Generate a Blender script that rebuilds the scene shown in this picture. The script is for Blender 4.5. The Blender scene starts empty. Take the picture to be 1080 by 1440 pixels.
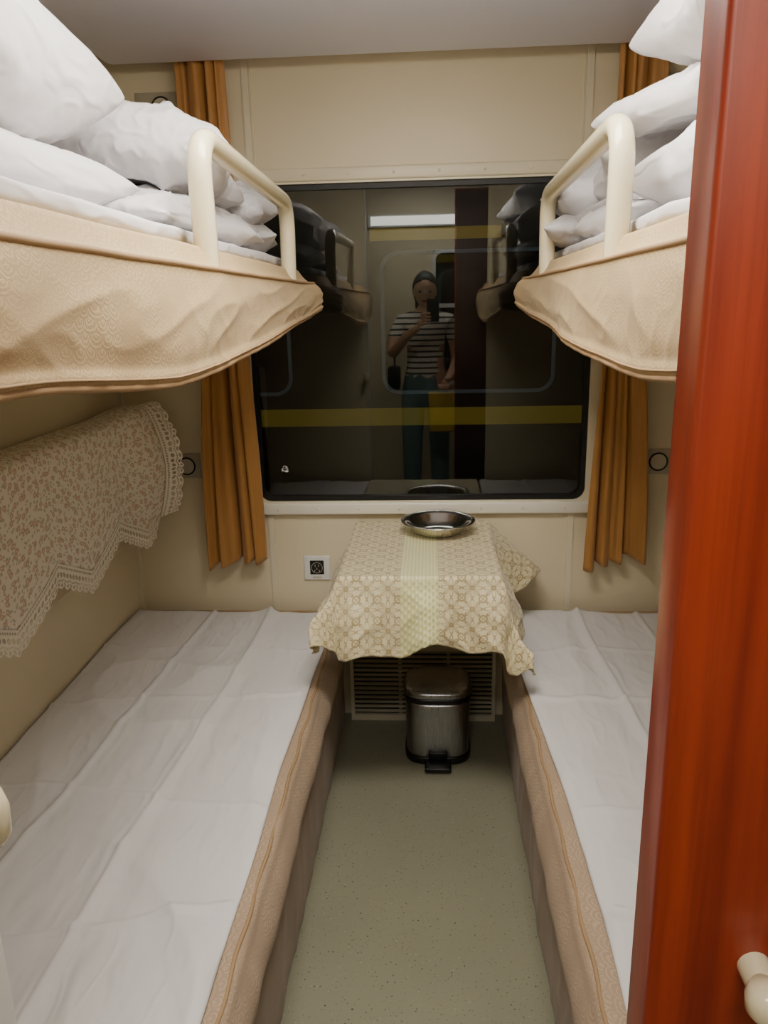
import bpy, bmesh, math, random
from mathutils import Vector, Matrix, noise, Euler
random.seed(3)
S=bpy.context.scene
COL=S.collection
def lin(c):
    out=[]
    for v in c:
        v/=255.0
        out.append(v/12.92 if v<=0.04045 else ((v+0.055)/1.055)**2.4)
    return (*out,1.0)
# ---------------------------------------------------------------- materials
class NT:
    def __init__(s,name):
        s.mat=bpy.data.materials.new(name); s.mat.use_nodes=True
        s.t=s.mat.node_tree; s.n=s.t.nodes; s.l=s.t.links
        s.b=s.n['Principled BSDF']; s.out=s.n['Material Output']
    def new(s,typ,**kw):
        n=s.n.new(typ)
        for k,v in kw.items(): setattr(n,k,v)
        return n
    def put(s,sock,v):
        if isinstance(v,bpy.types.NodeSocket): s.l.new(v,sock)
        else: sock.default_value=v
    def m(s,op,a,b=None,c=None,clamp=False):
        n=s.new('ShaderNodeMath',operation=op); n.use_clamp=clamp
        s.put(n.inputs[0],a)
        if b is not None: s.put(n.inputs[1],b)
        if c is not None: s.put(n.inputs[2],c)
        return n.outputs[0]
    def mix(s,f,a,b):
        n=s.new('ShaderNodeMix',data_type='RGBA')
        s.put(n.inputs[0],f); s.put(n.inputs[6],a); s.put(n.inputs[7],b)
        return n.outputs[2]
    def coord(s,kind='Object',scale=(1,1,1),rot=(0,0,0)):
        tc=s.new('ShaderNodeTexCoord'); mp=s.new('ShaderNodeMapping')
        mp.inputs['Scale'].default_value=scale; mp.inputs['Rotation'].default_value=rot
        s.l.new(tc.outputs[kind],mp.inputs[0]); return mp.outputs[0]
    def noise(s,vec,scale,detail=3,rough=.5):
        n=s.new('ShaderNodeTexNoise'); s.l.new(vec,n.inputs['Vector'])
        n.inputs['Scale'].default_value=scale; n.inputs['Detail'].default_value=detail; n.inputs['Roughness'].default_value=rough
        return n.outputs[0]
    def smooth(s,v,a,b,lo=0.,hi=1.):
        n=s.new('ShaderNodeMapRange',interpolation_type='SMOOTHSTEP'); s.put(n.inputs[0],v)
        n.inputs[1].default_value=a; n.inputs[2].default_value=b; n.inputs[3].default_value=lo; n.inputs[4].default_value=hi
        return n.outputs[0]
    def bump(s,h,strength=.3,dist=.002):
        n=s.new('ShaderNodeBump'); n.inputs['Strength'].default_value=strength; n.inputs['Distance'].default_value=dist
        s.l.new(h,n.inputs['Height']); s.l.new(n.outputs[0],s.b.inputs['Normal'])
    def sep(s,vec):
        n=s.new('ShaderNodeSeparateXYZ'); s.l.new(vec,n.inputs[0]); return n.outputs
def mat(name,col,rough=.6,metal=0.,var=.06,nscale=4,bump=0.,bscale=200,bdist=.001,coat=0.,sheen=0.):
    s=NT(name); c=lin(col); v=s.coord()
    f=s.noise(v,nscale)
    dk=tuple(x*(1-2*var) for x in c[:3])+(1,); lt=tuple(min(1,x*(1+var)) for x in c[:3])+(1,)
    s.l.new(s.mix(f,dk,lt),s.b.inputs['Base Color'])
    s.b.inputs['Roughness'].default_value=rough; s.b.inputs['Metallic'].default_value=metal
    s.b.inputs['Coat Weight'].default_value=coat; s.b.inputs['Coat Roughness'].default_value=.12
    if sheen: s.b.inputs['Sheen Weight'].default_value=sheen
    if bump: s.bump(s.noise(v,bscale,2),bump,bdist)
    return s.mat
WALL=mat('cream_laminate',(226,214,183),.42,bump=.08,bscale=500,bdist=.0005,var=.03)
TRIM=mat('cream_trim',(230,221,193),.35)
SILL=mat('sill_white',(236,231,217),.35)
CEIL=mat('ceiling_grey_lilac',(236,237,255),.5,var=.02)
CREAMP=mat('cream_enamel',(222,211,176),.22,var=.02,coat=.4)
WHITE=mat('white_plastic',(230,230,226),.35,var=.02)
BLACK=mat('black_plastic',(14,14,15),.35)
RUBBER=mat('black_rubber',(10,10,11),.5)
GREYB=mat('grey_beige_plate',(200,192,170),.45)
def fabric(name,c0,c1,sc,strength,dist):
    """plain white weave with soft linear creases"""
    s=NT(name); v=s.coord()
    n=s.noise(v,3,3); s.l.new(s.mix(n,lin(c0),lin(c1)),s.b.inputs['Base Color'])
    s.b.inputs['Roughness'].default_value=.9
    a=s.noise(s.coord(scale=(1,.35,.8),rot=(0,0,.5)),sc,2); b_=s.noise(s.coord(scale=(1,.4,1),rot=(0,.3,-.7)),sc*1.7,1)
    ra=s.m('ABSOLUTE',s.m('SUBTRACT',a,.5)); rb=s.m('ABSOLUTE',s.m('SUBTRACT',b_,.5))
    h=s.m('ADD',s.smooth(ra,0,.14,1,0),s.m('MULTIPLY',s.smooth(rb,0,.10,1,0),.5))
    s.bump(h,strength,dist); return s.mat
COTTON=fabric('white_cotton',(204,202,204),(216,214,216),11,.38,.008)
SHEET=fabric('white_sheet',(218,216,217),(231,229,229),9,.34,.007)
DARKG=mat('dark_void',(30,28,26),.8)

def steel():
    s=NT('brushed_steel'); v=s.coord(scale=(90,90,1.5))
    n=s.noise(v,3); s.b.inputs['Metallic'].default_value=1
    s.b.inputs['Base Color'].default_value=lin((160,160,162)); s.l.new(s.smooth(n,.3,.7,.26,.34),s.b.inputs['Roughness'])
    return s.mat
STEEL=steel()
CHROME=mat('polished_steel',(228,227,225),.14,1.0,var=.02)
def floor_mat():
    s=NT('speckled_vinyl'); v=s.coord()
    big=s.noise(v,3); base=s.mix(big,lin((134,132,113)),lin((149,147,126)))
    sp=s.noise(v,170,1); k=s.smooth(sp,.68,.72); c=s.mix(k,base,lin((76,74,60)))
    sp2=s.noise(s.coord(scale=(1.1,1.3,1)),140,1); k2=s.smooth(sp2,.72,.76); c=s.mix(k2,c,lin((172,171,150)))
    s.l.new(c,s.b.inputs['Base Color']); s.b.inputs['Roughness'].default_value=.42
    s.bump(s.noise(v,90,2),.12,.001); return s.mat
FLOOR=floor_mat()
def wood():
    s=NT('mahogany_veneer'); v=s.coord(scale=(16,16,.7))
    n=s.noise(v,2.2,5,.55); v2=s.coord(scale=(120,120,3)); n2=s.noise(v2,2,3,.6)
    a=s.mix(s.smooth(n,.2,.8),lin((110,26,8)),lin((164,58,24)))
    c=s.mix(s.smooth(n2,.45,.62,0,.18),a,lin((84,18,6)))
    s.l.new(c,s.b.inputs['Base Color']); s.b.inputs['Roughness'].default_value=.36
    s.b.inputs['Coat Weight'].default_value=.25; s.b.inputs['Coat Roughness'].default_value=.2
    return s.mat
WOOD=wood()
def damask(name,c1,c2,cell=.024,rough=.75):
    """woven upholstery with overlapping scallop motif, UV in metres"""
    s=NT(name); x,y,_=s.sep(s.coord('UV'))
    wn=s.noise(s.coord('UV'),22,2)
    u=s.m('ADD',s.m('DIVIDE',x,cell),s.m('MULTIPLY',wn,1.1)); v=s.m('ADD',s.m('DIVIDE',y,cell*.7),s.m('MULTIPLY',wn,.7))
    row=s.m('FLOOR',v); par=s.m('MULTIPLY',s.m('MODULO',s.m('ABSOLUTE',row),2.0),.5)
    fu=s.m('SUBTRACT',s.m('FRACT',s.m('ADD',u,par)),.5); fv=s.m('FRACT',v)
    r=s.m('SQRT',s.m('ADD',s.m('MULTIPLY',fu,fu),s.m('MULTIPLY',s.m('MULTIPLY',fv,fv),.5)))
    ring=s.m('SINE',s.m('MULTIPLY',r,26.)); k=s.smooth(ring,-.1,.7)
    n=s.noise(s.coord('UV',(1,1,1)),9,2); k2=s.smooth(n,.35,.65)
    f=s.m('MULTIPLY',k,s.m('ADD',s.m('MULTIPLY',k2,.6),.15))
    weave=s.noise(s.coord('UV',(1,6,1)),260,2)
    c=s.mix(f,lin(c1),lin(c2)); c=s.mix(s.smooth(weave,.3,.8,0,.45),c,lin(tuple(q*.74 for q in c1)))
    s.l.new(c,s.b.inputs['Base Color']); s.b.inputs['Roughness'].default_value=rough
    s.b.inputs['Sheen Weight'].default_value=.1
    s.bump(s.m('ADD',s.m('MULTIPLY',f,.6),weave),.35,.0012); return s.mat
DAM_U=damask('gold_damask_upholstery',(184,156,112),(214,190,140))
DAM_L=damask('rose_beige_damask',(176,152,128),(200,177,149),.03)
PIPE=mat('fabric_piping',(166,136,100),.8)
VELOUR=mat('taupe_velour',(152,130,108),.85,var=.12,nscale=14,bump=.4,bscale=120,bdist=.001,sheen=.12)
def curtain_mat():
    s=NT('ochre_curtain_satin'); v=s.coord(scale=(60,60,2)); n=s.noise(v,3,3)
    s.l.new(s.mix(n,lin((160,110,52)),lin((194,142,76))),s.b.inputs['Base Color'])
    s.b.inputs['Roughness'].default_value=.5; s.b.inputs['Sheen Weight'].default_value=.2
    s.bump(n,.2,.002); return s.mat
CURT=curtain_mat()
def tablecloth_mat():
    s=NT('yellow_jacquard_tablecloth'); x,y,_=s.sep(s.coord('UV'))
    C=.056
    fu=s.m('SUBTRACT',s.m('FRACT',s.m('DIVIDE',x,C)),.5); fv=s.m('SUBTRACT',s.m('FRACT',s.m('DIVIDE',y,C)),.5)
    r=s.m('SQRT',s.m('ADD',s.m('MULTIPLY',fu,fu),s.m('MULTIPLY',fv,fv))); th=s.m('ARCTAN2',fv,fu)
    # eight pointed rosette whose tips meet the neighbours, plus small corner rosettes
    pet=s.m('ABSOLUTE',s.m('COSINE',s.m('MULTIPLY',th,4.)))
    flower=s.m('ABSOLUTE',s.m('SUBTRACT',r,s.m('ADD',s.m('MULTIPLY',pet,.34),.12)))
    core=s.m('ABSOLUTE',s.m('SUBTRACT',r,.09))
    au=s.m('SUBTRACT',.5,s.m('ABSOLUTE',fu)); av=s.m('SUBTRACT',.5,s.m('ABSOLUTE',fv))
    rc=s.m('SQRT',s.m('ADD',s.m('MULTIPLY',au,au),s.m('MULTIPLY',av,av)))
    crn=s.m('ABSOLUTE',s.m('SUBTRACT',rc,.17))
    dg=s.m('MINIMUM',s.m('ABSOLUTE',s.m('ADD',fu,fv)),s.m('ABSOLUTE',s.m('SUBTRACT',fu,fv)))
    d=s.m('MINIMUM',s.m('MINIMUM',flower,core),s.m('MINIMUM',s.m('ADD',dg,.012),crn))
    line=s.smooth(d,.012,.06,1,0)
    ax=s.m('ABSOLUTE',x); band=s.smooth(ax,.048,.052,1,0)
    bl=s.smooth(s.m('SINE',s.m('MULTIPLY',x,640.)),.1,.6)
    line=s.m('ADD',s.m('MULTIPLY',line,s.m('SUBTRACT',1.,band)),s.m('MULTIPLY',bl,band))
    base=s.mix(band,lin((230,219,180)),lin((227,223,164)))
    lc=s.mix(band,lin((166,140,90)),lin((246,244,206)))
    n=s.noise(s.coord('UV'),14,2)
    f=s.m('MULTIPLY',line,s.smooth(n,.2,.6,.45,.9))
    wv=s.m('MULTIPLY',s.m('SINE',s.m('MULTIPLY',x,300.)),s.m('SINE',s.m('MULTIPLY',y,300.)))
    dr=s.smooth(y,-.02,.0,1,0); bd2=s.m('MULTIPLY',band,dr)
    c=s.mix(f,base,lc); c=s.mix(s.m('MULTIPLY',s.m('MULTIPLY',s.smooth(wv,-.2,.6),bd2),.6),c,lin((194,194,116)))
    s.l.new(c,s.b.inputs['Base Color']); s.b.inputs['Roughness'].default_value=.5
    s.b.inputs['Sheen Weight'].default_value=.25
    s.bump(s.m('ADD',f,s.m('MULTIPLY',wv,bd2)),.5,.0015); return s.mat
TCLOTH=tablecloth_mat()
def floral_mat():
    s=NT('floral_cotton'); uv=s.coord('UV')
    def layer(scale,thr,seed):
        vo=s.new('ShaderNodeTexVoronoi'); vo.inputs['Scale'].default_value=scale; vo.voronoi_dimensions='2D'
        mp=s.new('ShaderNodeMapping'); mp.inputs['Location'].default_value=(seed,seed*.7,0); s.l.new(uv,mp.inputs[0]); s.l.new(mp.outputs[0],vo.inputs['Vector'])
        nn=s.noise(uv,160,1)
        return s.smooth(s.m('ADD',vo.outputs['Distance'],s.m('MULTIPLY',nn,.25)),thr,thr+.10,1,0)
    c=s.mix(layer(46,.26,1.3),lin((238,230,216)),lin((196,194,172)))
    c=s.mix(layer(34,.33,4.1),c,lin((206,178,160)))
    c=s.mix(layer(34,.19,4.1),c,lin((232,210,184)))
    c=s.mix(layer(52,.22,7.7),c,lin((204,186,156)))
    s.l.new(c,s.b.inputs['Base Color']); s.b.inputs['Roughness'].default_value=.85
    s.bump(s.noise(uv,60,2),.3,.002); return s.mat
FLORAL=floral_mat()
def lace_mat():
    s=NT('cotton_lace'); x,y,_=s.sep(s.coord('UV'))
    # crochet rows: round eyelets near the cloth, ladder row, fan motifs at the rim
    def cell(px,py,oy):
        fu=s.m('SUBTRACT',s.m('FRACT',s.m('DIVIDE',x,px)),.5); fv=s.m('DIVIDE',s.m('SUBTRACT',y,oy),py)
        return fu,fv
    def hole(px,py,oy,rad):
        fu,fv=cell(px,py,oy); r=s.m('SQRT',s.m('ADD',s.m('MULTIPLY',fu,fu),s.m('MULTIPLY',fv,fv)))
        return s.smooth(r,rad-.04,rad+.04,0,1)
    a=hole(.009,.010,.009,.34); b_=hole(.0175,.016,.026,.36); c_=hole(.006,.008,.040,.33); d_=hole(.0175,.012,.049,.30)
    al=s.m('MINIMUM',s.m('MINIMUM',a,b_),s.m('MINIMUM',c_,d_))
    # fine threads bridging the larger holes
    thr=s.smooth(s.m('ABSOLUTE',s.m('SUBTRACT',s.m('FRACT',s.m('DIVIDE',s.m('ADD',x,y),.006)),.5)),.12,.16,1,0)
    al=s.m('MAXIMUM',al,s.m('MULTIPLY',thr,.8))
    s.b.inputs['Base Color'].default_value=lin((244,237,222)); s.b.inputs['Roughness'].default_value=.9
    s.l.new(al,s.b.inputs['Alpha']); return s.mat
LACE=lace_mat()
def glass_mat(name,ior=1.7,tint=(.82,.86,.84,1)):
    s=NT(name); s.n.remove(s.b)
    tr=s.new('ShaderNodeBsdfTransparent'); tr.inputs[0].default_value=tint
    gl=s.new('ShaderNodeBsdfGlossy'); gl.inputs['Roughness'].default_value=.0; gl.inputs[0].default_value=(1,1,1,1)
    fr=s.new('ShaderNodeFresnel'); fr.inputs[0].default_value=ior
    mx=s.new('ShaderNodeMixShader'); s.l.new(fr.outputs[0],mx.inputs[0]); s.l.new(tr.outputs[0],mx.inputs[1]); s.l.new(gl.outputs[0],mx.inputs[2])
    s.l.new(mx.outputs[0],s.out.inputs[0]); return s.mat
GLASS=glass_mat('tinted_window_glass',1.55,(.80,.84,.82,1))
def emis(name,col,st):
    s=NT(name); s.b.inputs['Base Color'].default_value=lin(col); s.b.inputs['Emission Color'].default_value=lin(col); s.b.inputs['Emission Strength'].default_value=st
    return s.mat
LAMP=emis('lamp_diffuser',(255,246,230),15.5)
# ---------------------------------------------------------------- mesh helpers
def link(ob,parent=None):
    COL.objects.link(ob)
    if parent is not None: ob.parent=parent
    return ob
def empty(name,loc=(0,0,0)):
    e=bpy.data.objects.new(name,None); e.empty_display_size=.1; link(e); return e
def from_bm(name,bm,mt,parent=None,smooth=False,recalc=True):
    if recalc: bmesh.ops.recalc_face_normals(bm,faces=bm.faces)
    me=bpy.data.meshes.new(name); bm.to_mesh(me); bm.free()
    for m_ in (mt if isinstance(mt,list) else [mt]): me.materials.append(m_)
    if smooth: me.polygons.foreach_set('use_smooth',[True]*len(me.polygons))
    return link(bpy.data.objects.new(name,me),parent)
def add_box(bm,x0,x1,y0,y1,z0,z1):
    vs=[bm.verts.new(p) for p in [(x0,y0,z0),(x1,y0,z0),(x1,y1,z0),(x0,y1,z0),(x0,y0,z1),(x1,y0,z1),(x1,y1,z1),(x0,y1,z1)]]
    for f in [(0,3,2,1),(4,5,6,7),(0,1,5,4),(1,2,6,5),(2,3,7,6),(3,0,4,7)]: bm.faces.new([vs[i] for i in f])
def box(name,x0,x1,y0,y1,z0,z1,mt,parent=None,bev=0.,seg=3):
    if x0>x1:x0,x1=x1,x0
    bm=bmesh.new(); add_box(bm,x0,x1,y0,y1,z0,z1)
    if bev: bmesh.ops.bevel(bm,geom=list(bm.edges),offset=bev,segments=seg,profile=.5,affect='EDGES')
    ob=from_bm(name,bm,mt,parent,smooth=bool(bev))
    return ob
def boxes(name,lst,mt,parent=None):
    bm=bmesh.new()
    for b in lst: add_box(bm,*b)
    return from_bm(name,bm,mt,parent)
def grid(name,nu,nv,fn,mt,uvfn=None,parent=None,solid=0.,subs=0,matfn=None):
    vs=[];uv=[]
    for j in range(nv+1):
        for i in range(nu+1):
            u=i/nu;v=j/nv; vs.append(fn(u,v)); uv.append(uvfn(u,v) if uvfn else (u,v))
    fs=[]
    for j in range(nv):
        for i in range(nu):
            a=j*(nu+1)+i; fs.append((a,a+1,a+nu+2,a+nu+1))
    me=bpy.data.meshes.new(name); me.from_pydata([tuple(p) for p in vs],[],fs)
    ul=me.uv_layers.new(name='UVMap')
    for lp in me.loops: ul.data[lp.index].uv=uv[lp.vertex_index]
    me.polygons.foreach_set('use_smooth',[True]*len(me.polygons))
    for m_ in (mt if isinstance(mt,list) else [mt]): me.materials.append(m_)
    if matfn:
        for j in range(nv):
            k=matfn((j+.5)/nv)
            if k:
                for i in range(nu): me.polygons[j*nu+i].material_index=k
    ob=link(bpy.data.objects.new(name,me),parent)
    if solid:
        md=ob.modifiers.new('thick','SOLIDIFY'); md.thickness=solid; md.offset=0
    return ob
def tube(name,pts,r,mt,parent=None,res=10,cyclic=False,join=None):
    cu=bpy.data.curves.new(name,'CURVE'); cu.dimensions='3D'; sp=cu.splines.new('POLY'); sp.points.add(len(pts)-1)
    for p,q in zip(sp.points,pts): p.co=(*q,1)
    sp.use_cyclic_u=cyclic; cu.bevel_depth=r; cu.bevel_resolution=res; cu.use_fill_caps=True
    o=bpy.data.objects.new(name,cu); COL.objects.link(o)
    dg=bpy.context.evaluated_depsgraph_get(); me=bpy.data.meshes.new_from_object(o.evaluated_get(dg))
    bpy.data.objects.remove(o); me.materials.clear(); me.materials.append(mt)
    me.polygons.foreach_set('use_smooth',[True]*len(me.polygons))
    return link(bpy.data.objects.new(name,me),parent)
def fillet(pts,r,n=8):
    out=[Vector(pts[0])]
    for i in range(1,len(pts)-1):
        p=Vector(pts[i]);a=(Vector(pts[i-1])-p);b=(Vector(pts[i+1])-p)
        rr=min(r,a.length*.49,b.length*.49); A=p+a.normalized()*rr;B=p+b.normalized()*rr
        for k in range(n+1):
            t=k/n; out.append(A*(1-t)**2+p*2*t*(1-t)+B*t*t)
    out.append(Vector(pts[-1])); return out
def lathe(name,prof,mt,parent=None,seg=64,center=(0,0,0)):
    bm=bmesh.new(); rings=[]
    for r,z in prof:
        if r<1e-6: rings.append([bm.verts.new((center[0],center[1],center[2]+z))])
        else: rings.append([bm.verts.new((center[0]+r*math.cos(2*math.pi*k/seg),center[1]+r*math.sin(2*math.pi*k/seg),center[2]+z)) for k in range(seg)])
    for A,B in zip(rings,rings[1:]):
        for k in range(seg):
            k2=(k+1)%seg
            if len(A)==1 and len(B)==1: continue
            if len(A)==1: bm.faces.new((A[0],B[k],B[k2]))
            elif len(B)==1: bm.faces.new((A[k],A[k2],B[0]))
            else: bm.faces.new((A[k],A[k2],B[k2],B[k]))
    return from_bm(name,bm,mt,parent,smooth=True)
def rr_loop(x0,x1,z0,z1,r,n=8):
    out=[]
    for cx,cz,a0 in [(x1-r,z1-r,0),(x0+r,z1-r,90),(x0+r,z0+r,180),(x1-r,z0+r,270)]:
        for k in range(n+1):
            a=math.radians(a0+90*k/n); out.append((cx+r*math.cos(a),cz+r*math.sin(a)))
    return out
def rr_ring(name,x0,x1,z0,z1,r,w,y0,y1,mt,parent=None):
    """rounded rectangular frame; x0..z1 is the inner opening, w the border width"""
    I=rr_loop(x0,x1,z0,z1,r); O=rr_loop(x0-w,x1+w,z0-w,z1+w,r+w*.8); n=len(I)
    bm=bmesh.new()
    L=[[bm.verts.new((p[0],y,p[1])) for p in lp] for y in (y0,y1) for lp in (I,O)]
    If,Of,Ib,Ob=L
    for k in range(n):
        j=(k+1)%n
        bm.faces.new((If[k],If[j],Of[j],Of[k])); bm.faces.new((Ib[k],Ob[k],Ob[j],Ib[j]))
        bm.faces.new((Of[k],Of[j],Ob[j],Ob[k])); bm.faces.new((If[k],Ib[k],Ib[j],If[j]))
    return from_bm(name,bm,mt,parent)
def rr_slab(name,x0,x1,z0,z1,r,y0,y1,mt,parent=None):
    L=rr_loop(x0,x1,z0,z1,r); bm=bmesh.new()
    A=[bm.verts.new((p[0],y0,p[1])) for p in L];B=[bm.verts.new((p[0],y1,p[1])) for p in L]
    bm.faces.new(A); bm.faces.new(B[::-1])
    for k in range(len(L)):
        j=(k+1)%len(L); bm.faces.new((A[k],A[j],B[j],B[k]))
    return from_bm(name,bm,mt,parent)
def ridge(x,y,z,p=3):
    return (1-abs(noise.noise(Vector((x,y,z)))))**p
def ss(a,b,x):
    t=max(0,min(1,(x-a)/(b-a))); return t*t*(3-2*t)
def pillow(name,c,h,rot,mt,seed=0,crumple=.012,freq=7,n=84,parent=None,puff=.5,sag=0.):
    R=Euler([math.radians(a) for a in rot]).to_matrix(); vs=[];fs=[];idx={}
    def P(u,v,s):
        e=max(0,(1-abs(u)**2.6)*(1-abs(v)**2.6))**puff
        x=h[0]*u*(1-.07*(1-v*v)); y=h[1]*v*(1-.07*(1-u*u))
        wx=noise.noise(Vector((x*3+seed,y*3,s)))*.12; wy=noise.noise(Vector((x*3,y*3+seed,s+7)))*.12
        q=Vector(((x+wx)*freq+seed*3.1,(y+wy)*freq-seed*1.7,s*2.+seed))
        w=(ridge(q.x*1.,q.y*.6,q.z,4)-.5)*1.1+(ridge(q.x*1.5,q.y*2.2,q.z+4,5)-.45)*.6+(ridge(q.x*3.6,q.y*2.2,q.z+8,4)-.5)*.16+noise.noise(q*.5)*1.2
        edge=1-(max(abs(u),abs(v)))**4
        z=s*(h[2]*e)+s*w*crumple*edge - sag*(u*u)
        x+=noise.noise(Vector((q.y*.6,q.x*.3,9)))*crumple*1.0; y+=noise.noise(Vector((q.y*.5+5,q.x*.3,2)))*crumple*1.0
        return R@Vector((x,y,z))+Vector(c)
    for s in (1,-1):
        for j in range(n+1):
            for i in range(n+1):
                b=i in(0,n) or j in(0,n)
                if s==-1 and b: idx[(s,i,j)]=idx[(1,i,j)]; continue
                idx[(s,i,j)]=len(vs); vs.append(P(math.sin((2*i/n-1)*math.pi/2)*.6+(2*i/n-1)*.4,math.sin((2*j/n-1)*math.pi/2)*.6+(2*j/n-1)*.4,s))
        for j in range(n):
            for i in range(n):
                f=[idx[(s,i,j)],idx[(s,i+1,j)],idx[(s,i+1,j+1)],idx[(s,i,j+1)]]
                fs.append(f if s==1 else f[::-1])
    me=bpy.data.meshes.new(name); me.from_pydata([tuple(p) for p in vs],[],fs); me.materials.append(mt)
    me.polygons.foreach_set('use_smooth',[True]*len(me.polygons))
    return link(bpy.data.objects.new(name,me),parent)

# ---------------------------------------------------------------- room shell
XL,XR,YB,YF,CX=-1.03,.96,2.5,.50,-.035
boxes('floor',[(-1.7,1.7,-.85,2.56,-.05,0)],FLOOR)
boxes('wall_left',[(XL-.05,XL,YF,YB,0,2.3)],WALL)
boxes('wall_right',[(XR,XR+.05,YF,YB,0,2.3)],WALL)
WX0,WX1,WZ0,WZ1=-.575,.50,.805,1.79
boxes('wall_back',[(XL-.05,WX0-.015,YB,YB+.06,0,2.3),(WX1+.015,XR+.05,YB,YB+.06,0,2.3),(WX0-.015,WX1+.015,YB,YB+.06,0,WZ0-.015),(WX0-.015,WX1+.015,YB,YB+.06,WZ1+.015,2.3)],WALL)
# partition with the doorway towards the corridor
DL,DR=-.363,.32
boxes('wall_front',[(-1.7,DL,YF-.10,YF,0,2.3),(DR,1.7,YF-.04,YF,0,2.3),(DL,DR,YF-.10,YF,2.06,2.3)],WALL)
boxes('wall_corridor',[(-1.7,.02,-.85,-.80,0,2.3),(.72,1.7,-.85,-.80,0,2.3),(.02,.72,-.85,-.80,0,.85),(.02,.72,-.85,-.80,1.8,2.3)],WALL)
boxes('wall_corridor_left',[(-1.75,-1.7,-.85,YF,0,2.3)],WALL)
boxes('wall_corridor_right',[(1.7,1.75,-.85,YF,0,2.3)],WALL)
ce=empty('ceiling')
box('upper_ceiling',-1.75,1.75,-.85,2.56,2.3,2.34,CEIL,ce)
box('dropped_panel',-.93,.86,YF,2.42,2.112,2.30,CEIL,ce,bev=.03,seg=5)
boxes('trim_1',[(-.553,-.533,YB-.006,YB,1.838,2.16),(-.530,-.526,YB-.004,YB,1.838,2.16)],TRIM)
boxes('trim_2',[(.455,.475,YB-.006,YB,1.838,2.16),(.446,.450,YB-.004,YB,1.838,2.16)],TRIM)
boxes('trim_3',[(-.556,-.536,YB-.006,YB,.02,.757)],TRIM)
boxes('trim_4',[(.452,.472,YB-.006,YB,.02,.757)],TRIM)
boxes('trim_5',[(XL,XL+.012,YB-.012,YB,.0,2.3)],TRIM)
boxes('trim_6',[(XR-.012,XR,YB-.012,YB,.0,2.3)],TRIM)
# window
w=empty('window_1')
rr_ring('gasket',WX0+.012,WX1-.012,WZ0+.012,WZ1-.012,.035,.030,YB-.004,YB+.02,RUBBER,w)
rr_ring('surround',WX0-.004,WX1+.004,WZ0-.004,WZ1+.004,.04,.034,YB-.014,YB+.001,TRIM,w)
box('glass',WX0-.005,WX1+.005,YB+.006,YB+.010,WZ0-.005,WZ1+.005,GLASS,w)
box('sill',WX0-.02,WX1+.02,YB-.026,YB,.757,.797,SILL,w,bev=.006)
box('head_trim',WX0-.02,WX1+.02,YB-.02,YB,1.80,1.838,TRIM,w,bev=.005)
bm=bmesh.new()
for k in range(8):
    for z in (.777,1.819):
        x=WX0+.06+k*.136; bmesh.ops.create_uvsphere(bm,u_segments=10,v_segments=6,radius=.0045,matrix=Matrix.Translation((x,YB-.0265 if z<1 else YB-.0205,z)))
from_bm('screws',bm,SILL,w,smooth=True)
# little paper sticker on the glass
bm=bmesh.new()
for (a,b,s_) in [(-.490,.912,.007),(-.497,.907,.005),(-.486,.905,.006),(-.492,.917,.004)]:
    add_box(bm,a-s_,a+s_,YB+.0045,YB+.0058,b-s_,b+s_)
from_bm('sticker_residue',bm,WHITE)
# corridor window
w2=empty('window_2')
rr_ring('frame',.04,.70,.87,1.78,.05,.03,-.81,-.785,WHITE,w2)
box('glass',.02,.72,-.83,-.826,.85,1.8,GLASS,w2)
box('crossbar',.04,.70,-.822,-.80,1.40,1.43,WHITE,w2)
# door
d=empty('door_1')
box('slab',.1395,.86,YF-.085,YF-.045,.01,2.04,WOOD,d,bev=.004)
box('added_dark_back',.147,.85,YF-.0455,YF-.0425,.02,2.03,mat('dulled_reflection_brown',(72,42,32),.5),d,bev=.001)  # dark sheet added behind the door to dull its red reflection in the window
box('jamb_cover',DL-.0,DL+.004,YF-.10,YF+.004,.0,2.05,WHITE,d,bev=.0015)
tube('handle',fillet([(.206,.415,1.022),(.206,.388,1.022),(.30,.380,1.022)],.02),.0105,CREAMP,d)
lathe('handle_knob',[(0,-.013),(.009,-.012),(.0125,-.007),(.0135,.002),(.011,.010),(0,.013)],CREAMP,d,center=(.204,.388,1.022))
# latch knob on the left door jamb
lk=empty('door_catch')
tube('stem',[(DL+.004,.47,1.030),(DL-.002,.51,1.030),(-.372,.538,1.030)],.009,CREAMP,lk)
lathe('knob',[(0,-.028),(.010,-.026),(.015,-.016),(.016,.008),(.012,.024),(0,.027)],CREAMP,lk,center=(-.374,.538,1.028))

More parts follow.
